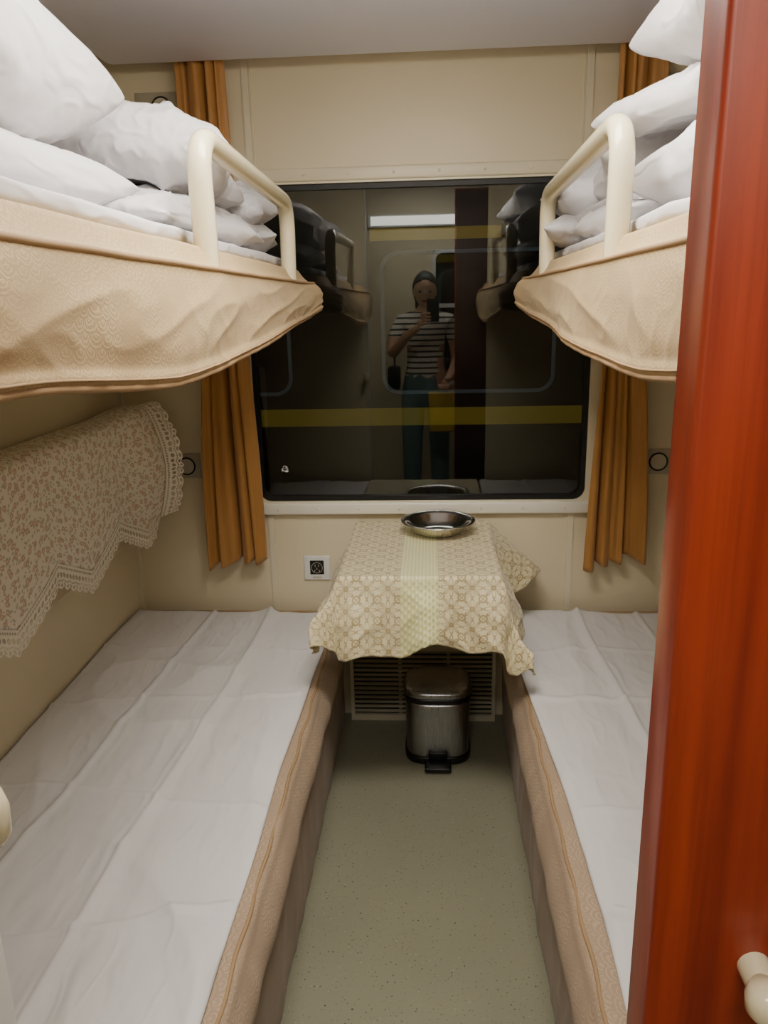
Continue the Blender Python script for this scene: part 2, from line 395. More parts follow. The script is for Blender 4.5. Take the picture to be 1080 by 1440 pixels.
# ---------------------------------------------------------------- side dependent furniture
def mx(x,s): return x if s<0 else -.07-x       # mirror about compartment centre line
def lower_bunk(s):
    e=empty('lower_bunk')
    ed=-.315; wl=XL+.004 if s<0 else -.07-XR+.004
    base=box('base',mx(wl,s),mx(ed-.035,s),YF+.06,YB-.03,.0,.30,DARKG,e)
    box('mattress_core',mx(wl,s),mx(ed-.012,s),YF+.06,YB-.045,.285,.402,PIPE,e,bev=.025,seg=4)
    y0,y1=YF+.05,YB-.03; L=y1-y0
    # upholstered skin: top border strip, rounded edge, side down to the floor
    def fn(u,v):
        y=y0+L*u; t=v*.56
        wob=.004*noise.noise(Vector((y*5,s*3,t*6)))
        if t<.10: x=ed-.10+t-.020; z=.409
        elif t<.14:
            a=(t-.10)/.04*math.pi/2; x=ed-.020+.022*math.sin(a); z=.387+.022*math.cos(a)
        else:
            q=t-.14; z=.387-q*.92; x=ed+.002+.020*math.sin(min(1,q/.13)*math.pi)-.006*ss(.12,.15,q)+.004*math.sin(max(0,q-.14)/.28*math.pi)
        x+=wob+ .002*math.sin(y*4+s)*ss(.14,.3,t)
        if t>.14: x+=.004*(ridge(y*9,t*3,s+3,5)-.4)
        return (mx(x,s),y,max(z,.004))
    grid('upholstery',150,60,fn,[DAM_L,VELOUR],lambda u,v:(u*L,v*.56),e,solid=.003,matfn=lambda v:1 if v*.56>.275 else 0)
    pts=[(mx(ed-.010+.002*math.sin(k*.9),s),y0+L*k/80,.407+.0015*math.sin(k*.7)) for k in range(81)]
    tube('piping_top',pts,.0038,PIPE,e,res=4)
    pts=[(mx(ed+.003+.002*math.sin((y0+L*k/80)*4+s),s),y0+L*k/80,.264) for k in range(81)]
    tube('piping_bottom',pts,.004,PIPE,e,res=4)
    pts=[(mx(wl+.01,s),YB-.042,.412),(mx(ed-.02,s),YB-.042,.412)]
    tube('piping_end',pts,.006,PIPE,e,res=4)
    return e
def bed_sheet(s):
    wl=XL+.008 if s<0 else -.07-XR+.008
    y0,y1=YF+.08,YB-.055
    def fn(u,v):
        y=y0+(y1-y0)*v
        edge=-.326+.006*math.sin(y*3.1+s)+.006*noise.noise(Vector((y*3,s,0)))-.034*(y1-y)/1.9
        if s>0: edge+=.008-.012*math.sin((y-.6)*2.2)
        x=wl+(edge-wl)*u
        z=.4195
        c1=-.585-.03*math.sin(y*2)   # ironed fold running along the bed
        z+=.010*math.exp(-((x-c1)/.008)**2)+.003*math.exp(-((x-c1+.018)/.012)**2)-.006*math.exp(-((x-c1-.03)/.02)**2)
        c2=-.80+.05*(y-1.5); z+=.008*math.exp(-((x-c2)/.008)**2)
        for yc,sl,am in ((1.02,.25,.006),(1.42,-.12,.0045),(1.83,.1,.004),(.8,-.4,.005),(2.15,.0,.003)):
            z+=1.4*am*math.exp(-((y-yc-sl*(x+.7)-.02*noise.noise(Vector((x*6,yc,0))))/.010)**2)
        z+=.014*max(0,ridge(x*2.2+y*1.1,y*1.3-x*.6,s*5+1,6)-.35)
        z+=.009*(ridge(x*4+y,y*1.6,s*2.,7)-.4)
        z+=.010*noise.noise(Vector((x*3.5,y*2.5,s)))
        z+=.004*math.exp(-((1-u)/.02)**2)
        z=.4135+max(z-.4135,0)*(1 if u<.97 else (1-u)/.03*.85+.15)
        return (mx(x,s),y,z)
    return grid('bed_sheet',150,260,fn,SHEET,None,None,solid=.0025)
def upper_bunk(s):
    e=empty('upper_bunk')
    wl=XL+.004 if s<0 else -.07-XR+.004
    ya,yb=YF+.03,2.30
    box('frame',mx(wl,s),mx(-.40,s),ya,yb-.02,1.40,1.45,CREAMP,e,bev=.008)
    box('mattress',mx(wl,s),mx(-.388,s),ya,yb,1.45,1.53,PIPE,e,bev=.03,seg=4)
    # path of fabric around inner edge and window end
    R=.07; X0=-.385
    L1=(yb-R)-ya; L2=R*math.pi/2; L3=.45; L=L1+L2+L3
    def path(t):
        d_=t*L
        if d_<L1: return Vector((X0,ya+d_,0)),Vector((1,0,0))
        if d_<L1+L2:
            a=(d_-L1)/R; return Vector((X0-R+R*math.cos(a),yb-R+R*math.sin(a),0)),Vector((math.cos(a),math.sin(a),0))
        return Vector((X0-R-(d_-L1-L2),yb,0)),Vector((0,1,0))
    pts_=[(0,1.385),(.62,1.374),(1.0,1.343),(1.42,1.353),(1.88,1.388),(2.15,1.408),(2.30,1.440),(2.5,1.45),(3.2,1.45)]
    def bot(dd):        # catmull-rom through the measured hem heights
        for k in range(len(pts_)-1):
            a,za=pts_[k]; b,zb=pts_[k+1]
            if dd<=b:
                p0=pts_[max(k-1,0)]; p3=pts_[min(k+2,len(pts_)-1)]; h_=b-a; t=(dd-a)/h_
                m0=(zb-p0[1])/(b-p0[0])*h_; m1=(p3[1]-za)/(p3[0]-a)*h_
                return (2*t**3-3*t*t+1)*za+(t**3-2*t*t+t)*m0+(-2*t**3+3*t*t)*zb+(t**3-t*t)*m1
        return 1.45
    def fn(u,v):
        p,n=path(u); dd=ya+u*L; zb=bot(dd)
        corner=math.exp(-((dd-2.30)/.09)**2)
        tt=v
        if tt<.18:      # from mattress top over the edge
            a=tt/.18; o=.0+.012*a; z=1.538-.004*a; o-=.03*(1-a)
        elif tt<.34:
            a=(tt-.18)/.16; o=.012+.026*a; z=1.534-.036*a-.006*math.sin(a*math.pi)
        else:
            a=(tt-.34)/.66; z=1.498+(zb-1.498)*a
            amp=.014+.004*math.sin(dd*2.6+1)
            o=.044+amp*math.sin(a*math.pi*.85)-.004*a
            o+=a*(.003*math.sin(dd*9+s)+.007*noise.noise(Vector((dd*3,a,s*4))))
            o+=.0055*(ridge(dd*3.2+a*1.6,a*1.3-dd*.6,s+2,4)-.4)*math.sin(a*math.pi)+.0022*(ridge(dd*14,a*3,s,4)-.4)*a
            o+=.012*math.exp(-((a-.93)/.06)**2)*.5
        o+=corner*.030*ss(.1,.5,tt)
        if n.y>.99: o*=.75
        q=p+n*o; q.y=min(q.y,2.40)
        z+=.0015*noise.noise(Vector((dd*6,tt*3,s)))
        return (mx(q.x,s),q.y,z)
    grid('fabric_cover',320,70,fn,DAM_U,lambda u,v:(u*L,v*.24),e,solid=.003)
    def line(tt,r,nm):
        pts=[]
        for k in range(161):
            x,y,z=fn(k/160,tt); pts.append((x+(.002 if s<0 else -.002),y,z))
        tube(nm,pts,r,PIPE,e,res=4)
    line(.34,.004,'seam_piping'); line(.995,.0045,'hem'); line(.955,.0015,'hem_stitch')
    # cotton pad / folded sheet on top
    def pad(u,v):
        y=ya+.02+(yb-ya-.03)*v; ed=-.398+.006*math.sin(y*5+s)+.006*noise.noise(Vector((y*7,s,1)))
        x=wl+(ed-wl)*u; z=1.552+.004*noise.noise(Vector((x*6,y*4,s)))+.004*(ridge(x*4,y*3,s,5)-.4)
        return (mx(x,s),y,z)
    o=grid('cotton_pad',50,120,pad,COTTON,None,e,solid=.024)
    b=o.modifiers.new('b','BEVEL'); b.width=.009; b.segments=4; b.limit_method='ANGLE'
    return e
def rail(s):
    X=-.366
    e=empty('bunk_guard_rail')
    pts=fillet([(X,1.315,1.455),(X,1.300,1.705),(X+.002,2.075,1.690),(X,2.062,1.455)],.075,12)
    tube('bent_tube',[(mx(p.x,s),p.y,p.z) for p in pts],.0195,CREAMP,e,res=12)
    return e
def curtain(s):
    e=empty('curtain')
    z0,z1=.595,2.175
    def fn(u,v):
        z=z0+(z1-z0)*v
        pin=math.exp(-((z-1.45)/.4)**2)
        xl=-.772+.035*pin+.03*v; xr=-.565-.012*pin-.025*v
        uu=u+.035*math.sin(2*math.pi*u*1.3+s)+.03*math.sin(7.3*u+1+s)
        fold=2*math.pi*3.6*uu+.5*math.sin(z*2.2+s)+.9
        x=xl+(xr-xl)*u+.014*math.sin(fold*1.0+.9)*(.5+.5*u)
        A=.016+.014*(.5+.5*math.sin(5.1*u+s*2))
        sf=math.sin(fold); sf=math.copysign(abs(sf)**.7,sf)
        y=2.446+A*sf+.007*math.sin(fold*2.3+z*1.5)+.006*noise.noise(Vector((u*6,z*2.5,s)))
        zz=z+(.012*math.sin(fold+.7)+.016*math.sin(3.1*u+s))*(1-v)**6
        return (mx(x,s),min(y,2.482),zz)
    grid('cloth',140,90,fn,CURT,None,e,solid=.0025)
    tube('rod',[(mx(-.84,s),2.446,2.185),(mx(-.50,s),2.446,2.185)],.007,CREAMP,e)
    return e
def backrest(s):
    e=empty('backrest_cushion')
    wl=XL+.002 if s<0 else -.07-XR+.002
    box('pad',mx(wl,s),mx(-.940,s),YF+.1,2.36,.72,1.110,DAM_PAD,e,bev=.03,seg=4)
    c=empty('antimacassar')
    ya=YF+.25; yb=2.365
    T0=.10
    def zig(y):
        t=((y-1.53)/.39)%1.0; return abs(2*t-1)        # 1 at low points
    def fn(u,v,ext=0.):
        y=ya+(yb-ya)*u
        drop=.290+.090*zig(y)+ext
        t=v*(T0+drop) if ext==0 else T0+drop-ext*(1-v)
        if t<T0: 
            a=t/T0; x=wl+.01+(.082)*a; z=1.124-.0*a+.004*math.sin(a*3)
        else:
            q=t-T0; rr=.02
            if q<rr*1.57: a=q/rr; x=-.939+rr*math.sin(a)-.0; z=1.104+rr*math.cos(a)
            else: x=-.919+.004*math.sin(q*9); z=1.104-(q-rr*1.57)
            x+=.006*noise.noise(Vector((y*7,q*5,s)))*ss(0,.2,q)+.003*math.sin(y*16)*ss(.1,.35,q)
        far=ss(2.16,2.40,y); tt=max(0,min(1,(1.13-z)/.4))
        if s<0: x+=far*(.020+.050*math.sin(tt*math.pi))
        if s<0: z+=.02*far*(1-tt)
        return (x,y,z)
    F=lambda u,v:(lambda p:(mx(p[0],s),p[1],p[2]))(fn(u,v))
    grid('floral_cloth',170,60,F,FLORAL,lambda u,v:(u*(yb-ya),v*.5),c,solid=.002)
    LW=.056
    def L(u,v):
        y=ya+(yb-ya)*u
        p=fn(u,v,LW+.010*abs(math.sin(y*math.pi/.035))*v)
        return (mx(p[0]+.002,s),p[1],p[2])
    grid('lace_bottom',420,8,L,LACE,lambda u,v:(u*(yb-ya),v*LW),c)
    def L2(u,v):   # lace on the end by the window, v outward, u down
        p=Vector(fn(1,.12+u*.88)); wdt=LW+.010*abs(math.sin(u*.44*math.pi/.035))
        dirv=Vector((.55,.62,0)).normalized()
        r=p+dirv*wdt*v+Vector((.0,0,.01*math.sin(u*20)*v)); r.y=min(r.y,2.432)
        return (mx(r.x+.002,s),r.y,r.z)
    if s<0: grid('lace_end',200,8,L2,LACE,lambda u,v:(u*.46,v*LW),c)
    return e
DAM_PAD=mat('backrest_vinyl',(190,172,140),.6)
for s in (-1,1):
    lower_bunk(s); bed_sheet(s); upper_bunk(s); rail(s); curtain(s); backrest(s)

# ---------------------------------------------------------------- bedding on the upper bunks
pillow('pillow',(-.752,1.15,1.800),(.250,.27,.125),(4,6,6),COTTON,1,.015,6,puff=.42)
pillow('pillow',(-.755,1.15,1.634),(.240,.24,.066),(0,0,-4),COTTON,2,.014,7,puff=.40)
pillow('folded_duvet',(-.655,1.70,1.748),(.25,.23,.082),(-4,10,10),COTTON,3,.021,8,puff=.36)
pillow('folded_duvet',(-.665,1.72,1.625),(.25,.25,.050),(0,2,0),COTTON,4,.016,8,puff=.36)
pillow('pillow',(-.60,2.11,1.70),(.20,.12,.070),(10,6,0),COTTON,5,.013,9)
pillow('pillow',(-.56,2.12,1.610),(.16,.15,.044),(0,0,10),COTTON,6,.013,9)
pillow('crumpled_quilt',(-.515,1.60,1.598),(.115,.32,.034),(0,6,-3),COTTON,7,.021,9,puff=.4)
pillow('pillow',(.600,1.30,1.870),(.26,.25,.085),(5,-4,-4),COTTON,11,.015,6,puff=.42)
pillow('folded_duvet',(.625,1.40,1.765),(.28,.26,.052),(3,-4,8),COTTON,17,.021,8,puff=.36)
pillow('pillow',(.605,1.26,1.645),(.26,.24,.078),(0,-2,4),COTTON,12,.014,7,puff=.40)
pillow('folded_duvet',(.60,1.80,1.750),(.25,.20,.085),(-4,-10,-8),COTTON,13,.021,8,puff=.36)
pillow('folded_duvet',(.60,1.78,1.625),(.25,.23,.050),(0,0,0),COTTON,14,.016,8,puff=.36)
pillow('pillow',(.475,2.11,1.70),(.18,.12,.075),(8,-6,0),COTTON,15,.013,9)
pillow('pillow',(.45,2.11,1.605),(.16,.16,.044),(0,0,-8),COTTON,16,.013,9)
pillow('crumpled_quilt',(.43,1.66,1.596),(.10,.26,.032),(0,-5,3),COTTON,18,.018,9,puff=.4)

# ---------------------------------------------------------------- table, cloth, bowl
TX0,TX1,TY0,TZ=-.252,.185,1.925,.733
t=empty('folding_table')
bm=bmesh.new(); loop=[]
for cx,cy,a0 in [(TX1-.04,TY0+.04,-90),(TX1-.001,YB-.028,0),(TX0+.001,YB-.028,90),(TX0+.04,TY0+.04,180)]:
    rr=.04 if cy<2.2 else .001
    for k in range(7):
        a=math.radians(a0+15*k); loop.append((cx+rr*math.cos(a),cy+rr*math.sin(a)))
A=[bm.verts.new((x,y,TZ-.028)) for x,y in loop];B=[bm.verts.new((x,y,TZ)) for x,y in loop]
bm.faces.new(A[::-1]);bm.faces.new(B)
for k in range(len(A)):
    j=(k+1)%len(A); bm.faces.new((A[k],A[j],B[j],B[k]))
from_bm('top',bm,CREAMP,t)
tube('brace',[(CX,YB-.01,.47),(CX,2.10,.70)],.012,STEEL,t); box('brace_plate',CX-.03,CX+.03,YB-.012,YB-.001,.42,.72,STEEL,t)
def tcloth():
    W=TX1-TX0; DY=YB-.03-TY0; ov=.210; cx=(TX0+TX1)/2
    def fn(u,v):
        X=(u*2-1)*(W/2+ov); Y=-ov+v*(DY+ov)      # v=0 front hem, v=1 wall
        ox=max(0,abs(X)-W/2); oy=max(0,-Y); sx=1 if X>0 else -1
        bx=max(-W/2,min(W/2,X)); by=max(0,Y)
        r=math.hypot(ox,oy)
        if r<1e-6: return (cx+bx,TY0+by,TZ+.0035+.0008*noise.noise(Vector((X*20,Y*20,0))))
        hang=max(ox,oy); mn=min(ox,oy)
        nx,ny=ox/r*sx,-oy/r
        fl=.16+.10*(2*mn/(ox+oy+1e-6))
        # side folds
        if oy>ox: wave=.5+.5*math.sin(X*34+1.0); along=X
        else: wave=.5+.5*math.sin(Y*19+ (0 if sx>0 else 1.4)); along=Y
        fl+=.32*wave*ss(0,.1,hang)
        k=1-math.exp(-hang/.012)
        out=.004*k+fl*hang*(1-.3*hang/ov)+ .35*mn*.55
        z=TZ+.003-hang*math.sqrt(max(.2,1-fl*fl))*1.0+.10*mn*.3
        z+=(.018*math.sin(X*14+.6)+.009*math.sin(X*37))*(hang/ov) if oy>ox else .0
        if sx>0 and ox>=oy: out+=.11*hang/ov*ss(.32,.5,Y)-.03*hang/ov*math.exp(-((Y-.28)/.08)**2); z+=.05*hang/ov*ss(.35,.5,Y)
        out+=.009*(ridge(X*11,Y*11,4,4)-.4)*ss(0,.06,hang)
        if sx>0 and ox>0 and oy>0: z-=.05*mn/ov*1.4
        return (cx+bx+nx*out,TY0+by+ny*out,z)
    ob=grid('tablecloth',150,130,fn,TCLOTH,lambda u,v:((u*2-1)*(W/2+ov),v*(DY+ov)-ov),None,solid=.0018)
    return ob
tcloth()
lathe('steel_bowl',[(0,.0),(.052,.0),(.066,.003),(.082,.014),(.096,.032),(.104,.0395),(.116,.0405),(.1175,.0425),(.115,.044),(.103,.0425),(.094,.035),(.080,.0175),(.064,.0065),(.05,.0035),(0,.0035)],CHROME,center=(.020,2.325,TZ+.006),seg=96)

# ---------------------------------------------------------------- pedal bin
b=empty('pedal_bin')
BX,BY=.016,2.275
def prof(hx,hy,n=3.4,seg=72):
    out=[]
    for k in range(seg):
        a=2*math.pi*k/seg; c_,s_=math.cos(a),math.sin(a)
        out.append((hx*math.copysign(abs(c_)**(2/n),c_),hy*math.copysign(abs(s_)**(2/n),s_)))
    return out
def loft(name,levels,mt,parent,cap=True,n=3.4):
    bm=bmesh.new(); rings=[]
    for hx,hy,z in levels: rings.append([bm.verts.new((BX+x,BY+y,z)) for x,y in prof(hx,hy,n)])
    for A,B in zip(rings,rings[1:]):
        for k in range(len(A)):
            j=(k+1)%len(A); bm.faces.new((A[k],A[j],B[j],B[k]))
    bm.faces.new(rings[0][::-1]); bm.faces.new(rings[-1])
    return from_bm(name,bm,mt,parent,smooth=True)
loft('base_ring',[(.104,.094,.001),(.107,.097,.004),(.107,.097,.024),(.103,.093,.027)],BLACK,b)
loft('body',[(.102,.092,.025),(.102,.092,.03),(.105,.095,.20),(.105,.095,.215)],STEEL,b)
loft('rim',[(.103,.093,.214),(.109,.099,.217),(.109,.099,.233),(.104,.094,.235)],BLACK,b)
loft('lid',[(.107,.097,.234),(.110,.100,.237),(.110,.100,.246),(.106,.096,.254),(.092,.082,.260),(.05,.045,.263)],STEEL,b)
box('pedal',BX-.042,BX+.042,BY-.150,BY-.085,.006,.022,BLACK,b,bev=.005)
box('pedal_bracket',BX-.03,BX+.03,BY-.104,BY-.088,.018,.05,BLACK,b,bev=.004)
box('hinge',BX-.04,BX+.04,BY+.09,BY+.112,.2,.25,BLACK,b,bev=.004)

# ---------------------------------------------------------------- heater grille
g=empty('heater_grille')
GX0,GX1=-.290,.220
GRL=mat('grille_shadow_grey',(160,152,128),.5)  # white slats greyed: shadow of table and cloth put into their colour
boxes('back',[(GX0,GX1,2.49,2.5,.0,.29)],RUBBER,g)
boxes('frame',[(GX0,GX1,2.452,2.466,.0,.022),(GX0,GX1,2.452,2.466,.27,.30),(GX0,GX0+.012,2.452,2.466,.022,.27),(GX1-.012,GX1,2.452,2.466,.022,.27),(GX0,GX1,2.452,2.5,.296,.302)],GREYB,g)
bm=bmesh.new()
z=.032
while z<.265:
    vs=[bm.verts.new(p) for p in [(GX0+.012,2.455,z),(GX1-.012,2.455,z),(GX1-.012,2.462,z+.006),(GX0+.012,2.462,z+.006),(GX0+.012,2.459,z),(GX1-.012,2.459,z),(GX1-.012,2.466,z+.006),(GX0+.012,2.466,z+.006)]]
    for f in [(0,1,2,3),(7,6,5,4),(0,4,5,1),(3,2,6,7),(0,3,7,4),(1,5,6,2)]: bm.faces.new([vs[i] for i in f])
    z+=.0175
for x in (-.12,.05):
    add_box(bm,x,x+.012,2.466,2.47,.022,.27)
from_bm('louvres',bm,GRL,g)

# ---------------------------------------------------------------- outlet and round wall fittings
o=empty('power_outlet')
box('plate',-.441,-.351,YB-.009,YB-.0005,.519,.606,WHITE,o,bev=.003)
box('socket',-.420,-.372,YB-.0115,YB-.008,.540,.590,BLACK,o,bev=.002)
bm=bmesh.new()
for x,z,rot in [(-.402,.572,0),(-.390,.572,0),(-.404,.553,.5),(-.388,.553,-.5),(-.396,.561,0)]:
    m_=Matrix.Translation((x,YB-.0117,z))@Matrix.Rotation(rot,4,'Y')
    bmesh.ops.create_cube(bm,size=1,matrix=m_@Matrix.Diagonal((.002,.001,.007,1)))
from_bm('pin_slots',bm,GREYB,o)
tube('socket_ring',[(-.396+.019*math.cos(a*math.pi/16),YB-.0115,.564+.019*math.sin(a*math.pi/16)) for a in range(32)],.0007,GREYB,o,res=2,cyclic=True)
box('label_strip',-.412,-.380,YB-.0097,YB-.0087,.526,.532,GREYB,o)
PLATE=mat('greige_wall_plate',(186,178,156),.45)
def fitting(x,z,x0,x1):
    f=empty('wall_reading_light_socket')
    box('plate',x0,x1,YB-.005,YB-.0005,z-.042,z+.042,PLATE,f,bev=.002)
    tube('ring',[(x+.028*math.cos(a*math.pi/16),YB-.008,z+.028*math.sin(a*math.pi/16)) for a in range(32)],.0028,RUBBER,f,res=4,cyclic=True)
    L=[(x+.026*math.cos(a*math.pi/16),z+.026*math.sin(a*math.pi/16)) for a in range(32)]
    bm=bmesh.new(); A=[bm.verts.new((p[0],YB-.009,p[1])) for p in L];B=[bm.verts.new((p[0],YB-.004,p[1])) for p in L]
    bm.faces.new(A);bm.faces.new(B[::-1])
    for k in range(32): bm.faces.new((A[k],A[(k+1)%32],B[(k+1)%32],B[k]))
    from_bm('disc',bm,GREYB,f)
fitting(-.822,.925,-.90,-.775); fitting(.735,.925,.70,.80); fitting(-.80,2.02,-.88,-.745); fitting(.73,2.02,.675,.81)

# ---------------------------------------------------------------- lamps
cl=empty('ceiling_light')
box('housing',CX-.32,CX+.32,.95,1.35,2.098,2.112,WHITE,cl,bev=.004)
box('diffuser',CX-.29,CX+.29,.98,1.32,2.022,2.099,LAMP,cl,bev=.014)
c2=empty('corridor_light')
box('housing',CX-.40,CX+.42,-.42,-.22,2.26,2.299,WHITE,c2,bev=.006)
box('diffuser',CX-.37,CX+.39,-.40,-.24,2.25,2.261,emis('corridor_diffuser',(255,250,240),5.),c2,bev=.003)
c3=empty('corridor_strip_light')
box('housing',-.44,.25,-.80,-.775,1.96,2.045,WHITE,c3,bev=.004)
box('diffuser',-.42,.23,-.782,-.765,1.972,2.033,emis('strip_diffuser',(255,250,240),8.),c3,bev=.004)
def area(name,loc,sx,sy,power,col,rot=(0,0,0),parent=None):
    l=bpy.data.lights.new(name,'AREA'); l.shape='RECTANGLE'; l.size=sx; l.size_y=sy; l.energy=power; l.color=col
    o=bpy.data.objects.new(name,l); o.location=loc; o.rotation_euler=rot; link(o,parent); return o
area('lamp',(CX,1.15,2.018),.54,.30,9,(1,.95,.87),parent=cl)
area('lamp',(CX,-.32,2.245),.74,.15,15,(1,.96,.90),parent=c2)

# ---------------------------------------------------------------- neighbouring trains
TB=mat('dark_green_train_paint',(17,20,19),.4); TY=mat('yellow_train_stripe',(200,170,52),.45); TF=mat('train_window_frame',(104,118,134),.45); TG=mat('train_window_dark',(8,9,12),.2); GR=mat('track_ballast',(50,48,44),.95,bump=.6,bscale=20,bdist=.03)
def train(yf,sgn,xo):
    e=empty('neighboring_train'); y1=yf+sgn*2.6; a,b_=min(yf,y1),max(yf,y1)
    box('body',-6,6,a,b_,-.15,2.75,TB,e,bev=.1)
    s0=yf-sgn*.004; s1=yf+sgn*.02; lo,hi=min(s0,s1),max(s0,s1)
    boxes('stripes',[(-5.9,5.9,lo,hi,.69,.80),(-.36,.42,lo,hi,1.80,1.87)],TY,e)
    for k in range(-3,4):
        x=xo+k*1.63
        rr_ring('window_frame_%d'%(k+4),x,x+1.02,.91,1.72,.09,.022,lo-.008,hi+.002,TF,e)
        rr_slab('window_pane_%d'%(k+4),x,x+1.02,.91,1.72,.09,lo+.001,hi,TG,e)
    boxes('underframe',[(-5.6,5.6,a+.4,b_-.4,-.5,-.14)],RUBBER,e)
    bm=bmesh.new()
    for x in (-4.6,-3,3,4.6):
        for y in (a+.55,b_-.55):
            bmesh.ops.create_cone(bm,cap_ends=True,segments=32,radius1=.43,radius2=.43,depth=.12,matrix=Matrix.Translation((x,y,-.67))@Matrix.Rotation(math.pi/2,4,'X'))
    from_bm('wheels',bm,RUBBER,e)
    return e
train(4.85,1,-.28); train(-2.6,-1,.1)
boxes('ground',[(-9,9,-8,10,-1.2,-1.1)],GR)
area('train_fill_light',(0,3.3,3.6),2.5,.5,16,(1,.95,.85),rot=(math.radians(35),0,0))  # added fill light, no real lamp: brightens the train's yellow stripe
area('train_fill_light',(0,-1.7,3.4),2.5,.4,60,(1,.97,.9),rot=(math.radians(-30),0,0))  # added fill light, no real lamp: lights the corridor-side train

# ---------------------------------------------------------------- person taking the picture
SKIN=mat('skin',(214,170,142),.5,var=.03); HAIR=mat('dark_hair',(26,20,18),.45,bump=.5,bscale=90); JEAN=mat('pale_blue_jeans',(120,150,156),.8,bump=.2,bscale=300); SHOE=mat('white_sneaker',(210,208,200),.6); TOTE=mat('yellow_tote_fabric',(222,190,70),.8); EYE=mat('eye_dark',(20,14,12),.2); LIP=mat('lip',(168,84,78),.45)
def stripes():
    s=NT('striped_knit'); x,y,z=s.sep(s.coord('Object'))
    f=s.smooth(s.m('SINE',s.m('MULTIPLY',z,170.)),.35,.6)
    s.l.new(s.mix(f,lin((236,232,222)),lin((84,84,88))),s.b.inputs['Base Color']); s.b.inputs['Roughness'].default_value=.85; return s.mat
STR=stripes()
def skin_mesh(verts,edges,root=0,sub=2):
    me=bpy.data.meshes.new('tmp'); me.from_pydata([v[0] for v in verts],edges,[]); ob=bpy.data.objects.new('tmp',me); COL.objects.link(ob)
    ob.modifiers.new('s','SKIN'); 
    for i,v in enumerate(verts):
        r=v[1]; me.skin_vertices[0].data[i].radius=(r,r) if not isinstance(r,tuple) else r
        me.skin_vertices[0].data[i].use_root=(i==root)
    m_=ob.modifiers.new('u','SUBSURF'); m_.levels=sub; m_.render_levels=sub
    dg=bpy.context.evaluated_depsgraph_get(); out=bpy.data.meshes.new_from_object(ob.evaluated_get(dg)); bpy.data.objects.remove(ob); return out
PX,PY=-.035,-.40
def P(x,y,z): return (PX+x,PY+y,z)
V=[(P(0,0,.90),(.155,.115)),(P(0,0,1.04),(.125,.10)),(P(0,.005,1.20),(.15,.115)),(P(0,0,1.32),(.105,.085)),(P(0,.005,1.39),.052),(P(0,.02,1.45),.05),
   (P(-.155,0,1.315),.062),(P(-.215,.06,1.20),.052),(P(-.225,.13,1.10),.040),(P(-.13,.26,1.22),.033),(P(-.035,.345,1.295),.025),
   (P(.155,0,1.315),.062),(P(.205,0,1.19),.052),(P(.215,.01,1.06),.040),(P(.18,.10,.97),.033),(P(.135,.19,.925),.025),
   (P(-.09,0,.82),.098),(P(-.095,.015,.48),.075),(P(-.10,0,.14),.066),(P(-.10,0,.075),.040),(P(-.105,.05,.045),.040),(P(-.11,.15,.035),.032),
   (P(.09,0,.82),.098),(P(.095,.015,.48),.075),(P(.10,0,.14),.066),(P(.10,0,.075),.040),(P(.105,.05,.045),.040),(P(.11,.15,.035),.032)]
E=[(0,1),(1,2),(2,3),(3,4),(4,5),(3,6),(6,7),(7,8),(8,9),(9,10),(3,11),(11,12),(12,13),(13,14),(14,15),(0,16),(16,17),(17,18),(18,19),(19,20),(20,21),(0,22),(22,23),(23,24),(24,25),(25,26),(26,27)]
TAG={}
for e_ in E:
    a,b_=e_
    if a in(18,19,20,24,25,26): t_=3
    elif a in(0,16,17,22,23) and b_!=1: t_=2
    elif b_ in(4,5) or a in(8,9,13,14) : t_=0
    elif a in(7,12): t_=0
    else: t_=1
    TAG[e_]=t_
body=skin_mesh(V,E,0)
for m_ in (SKIN,STR,JEAN,SHOE,HAIR,EYE,LIP): body.materials.append(m_)
def segd(p,a,b_):
    ab=b_-a; t_=max(0,min(1,(p-a).dot(ab)/ab.length_squared)); return (p-a-ab*t_).length,t_
for pl in body.polygons:
    p=pl.center; best=min(((segd(p,Vector(V[a][0]),Vector(V[b_][0]))[0]/ (1 if (a,b_) not in ((3,4),) else 1.0)),(a,b_)) for a,b_ in E)
    t_=TAG[best[1]]
    if best[1]==(0,1): t_=1 if p.z>.95 else 2
    if t_==2 and p.z>.955: t_=1
    if t_==1 and p.z<.93: t_=2
    if best[1]==(3,4): t_=1 if p.z<1.375 else 0
    pl.material_index=t_; pl.use_smooth=True
parts=[body]
def fchain(pts,rs,mi=0):
    me=skin_mesh([(tuple(p),r) for p,r in zip(pts,rs)],[(i,i+1) for i in range(len(pts)-1)],0,2)
    for m_ in (SKIN,STR,JEAN,SHOE,HAIR,EYE,LIP): me.materials.append(m_)
    for pl in me.polygons: pl.material_index=mi; pl.use_smooth=True
    parts.append(me)
# left hand: palm behind the phone's edge, fingers curl round to its front, thumb on the screen side
def py(z): return .27*(z-1.44)
wr=Vector(V[10][0])
fchain([wr,(-.062,-.060,1.318),(-.055,-.050,1.335)],[.024,.027,.022])
for i in range(4):
    z=1.372-.021*i; y=py(z); l=[.95,1.05,1.,.8][i]
    fchain([(-.055,y-.028,z-.012),(-.052,y-.004,z-.004),(-.036,y+.012,z),(-.036+.022*l,y+.014,z+.001),(-.036+.040*l,y+.011,z+.001)],[.010,.0095,.009,.0085,.007])
fchain([(-.058,-.062,1.325),(-.040,-.072,1.345),(-.022,-.060,1.362),(-.006,-.048,1.372)],[.013,.012,.0105,.009])
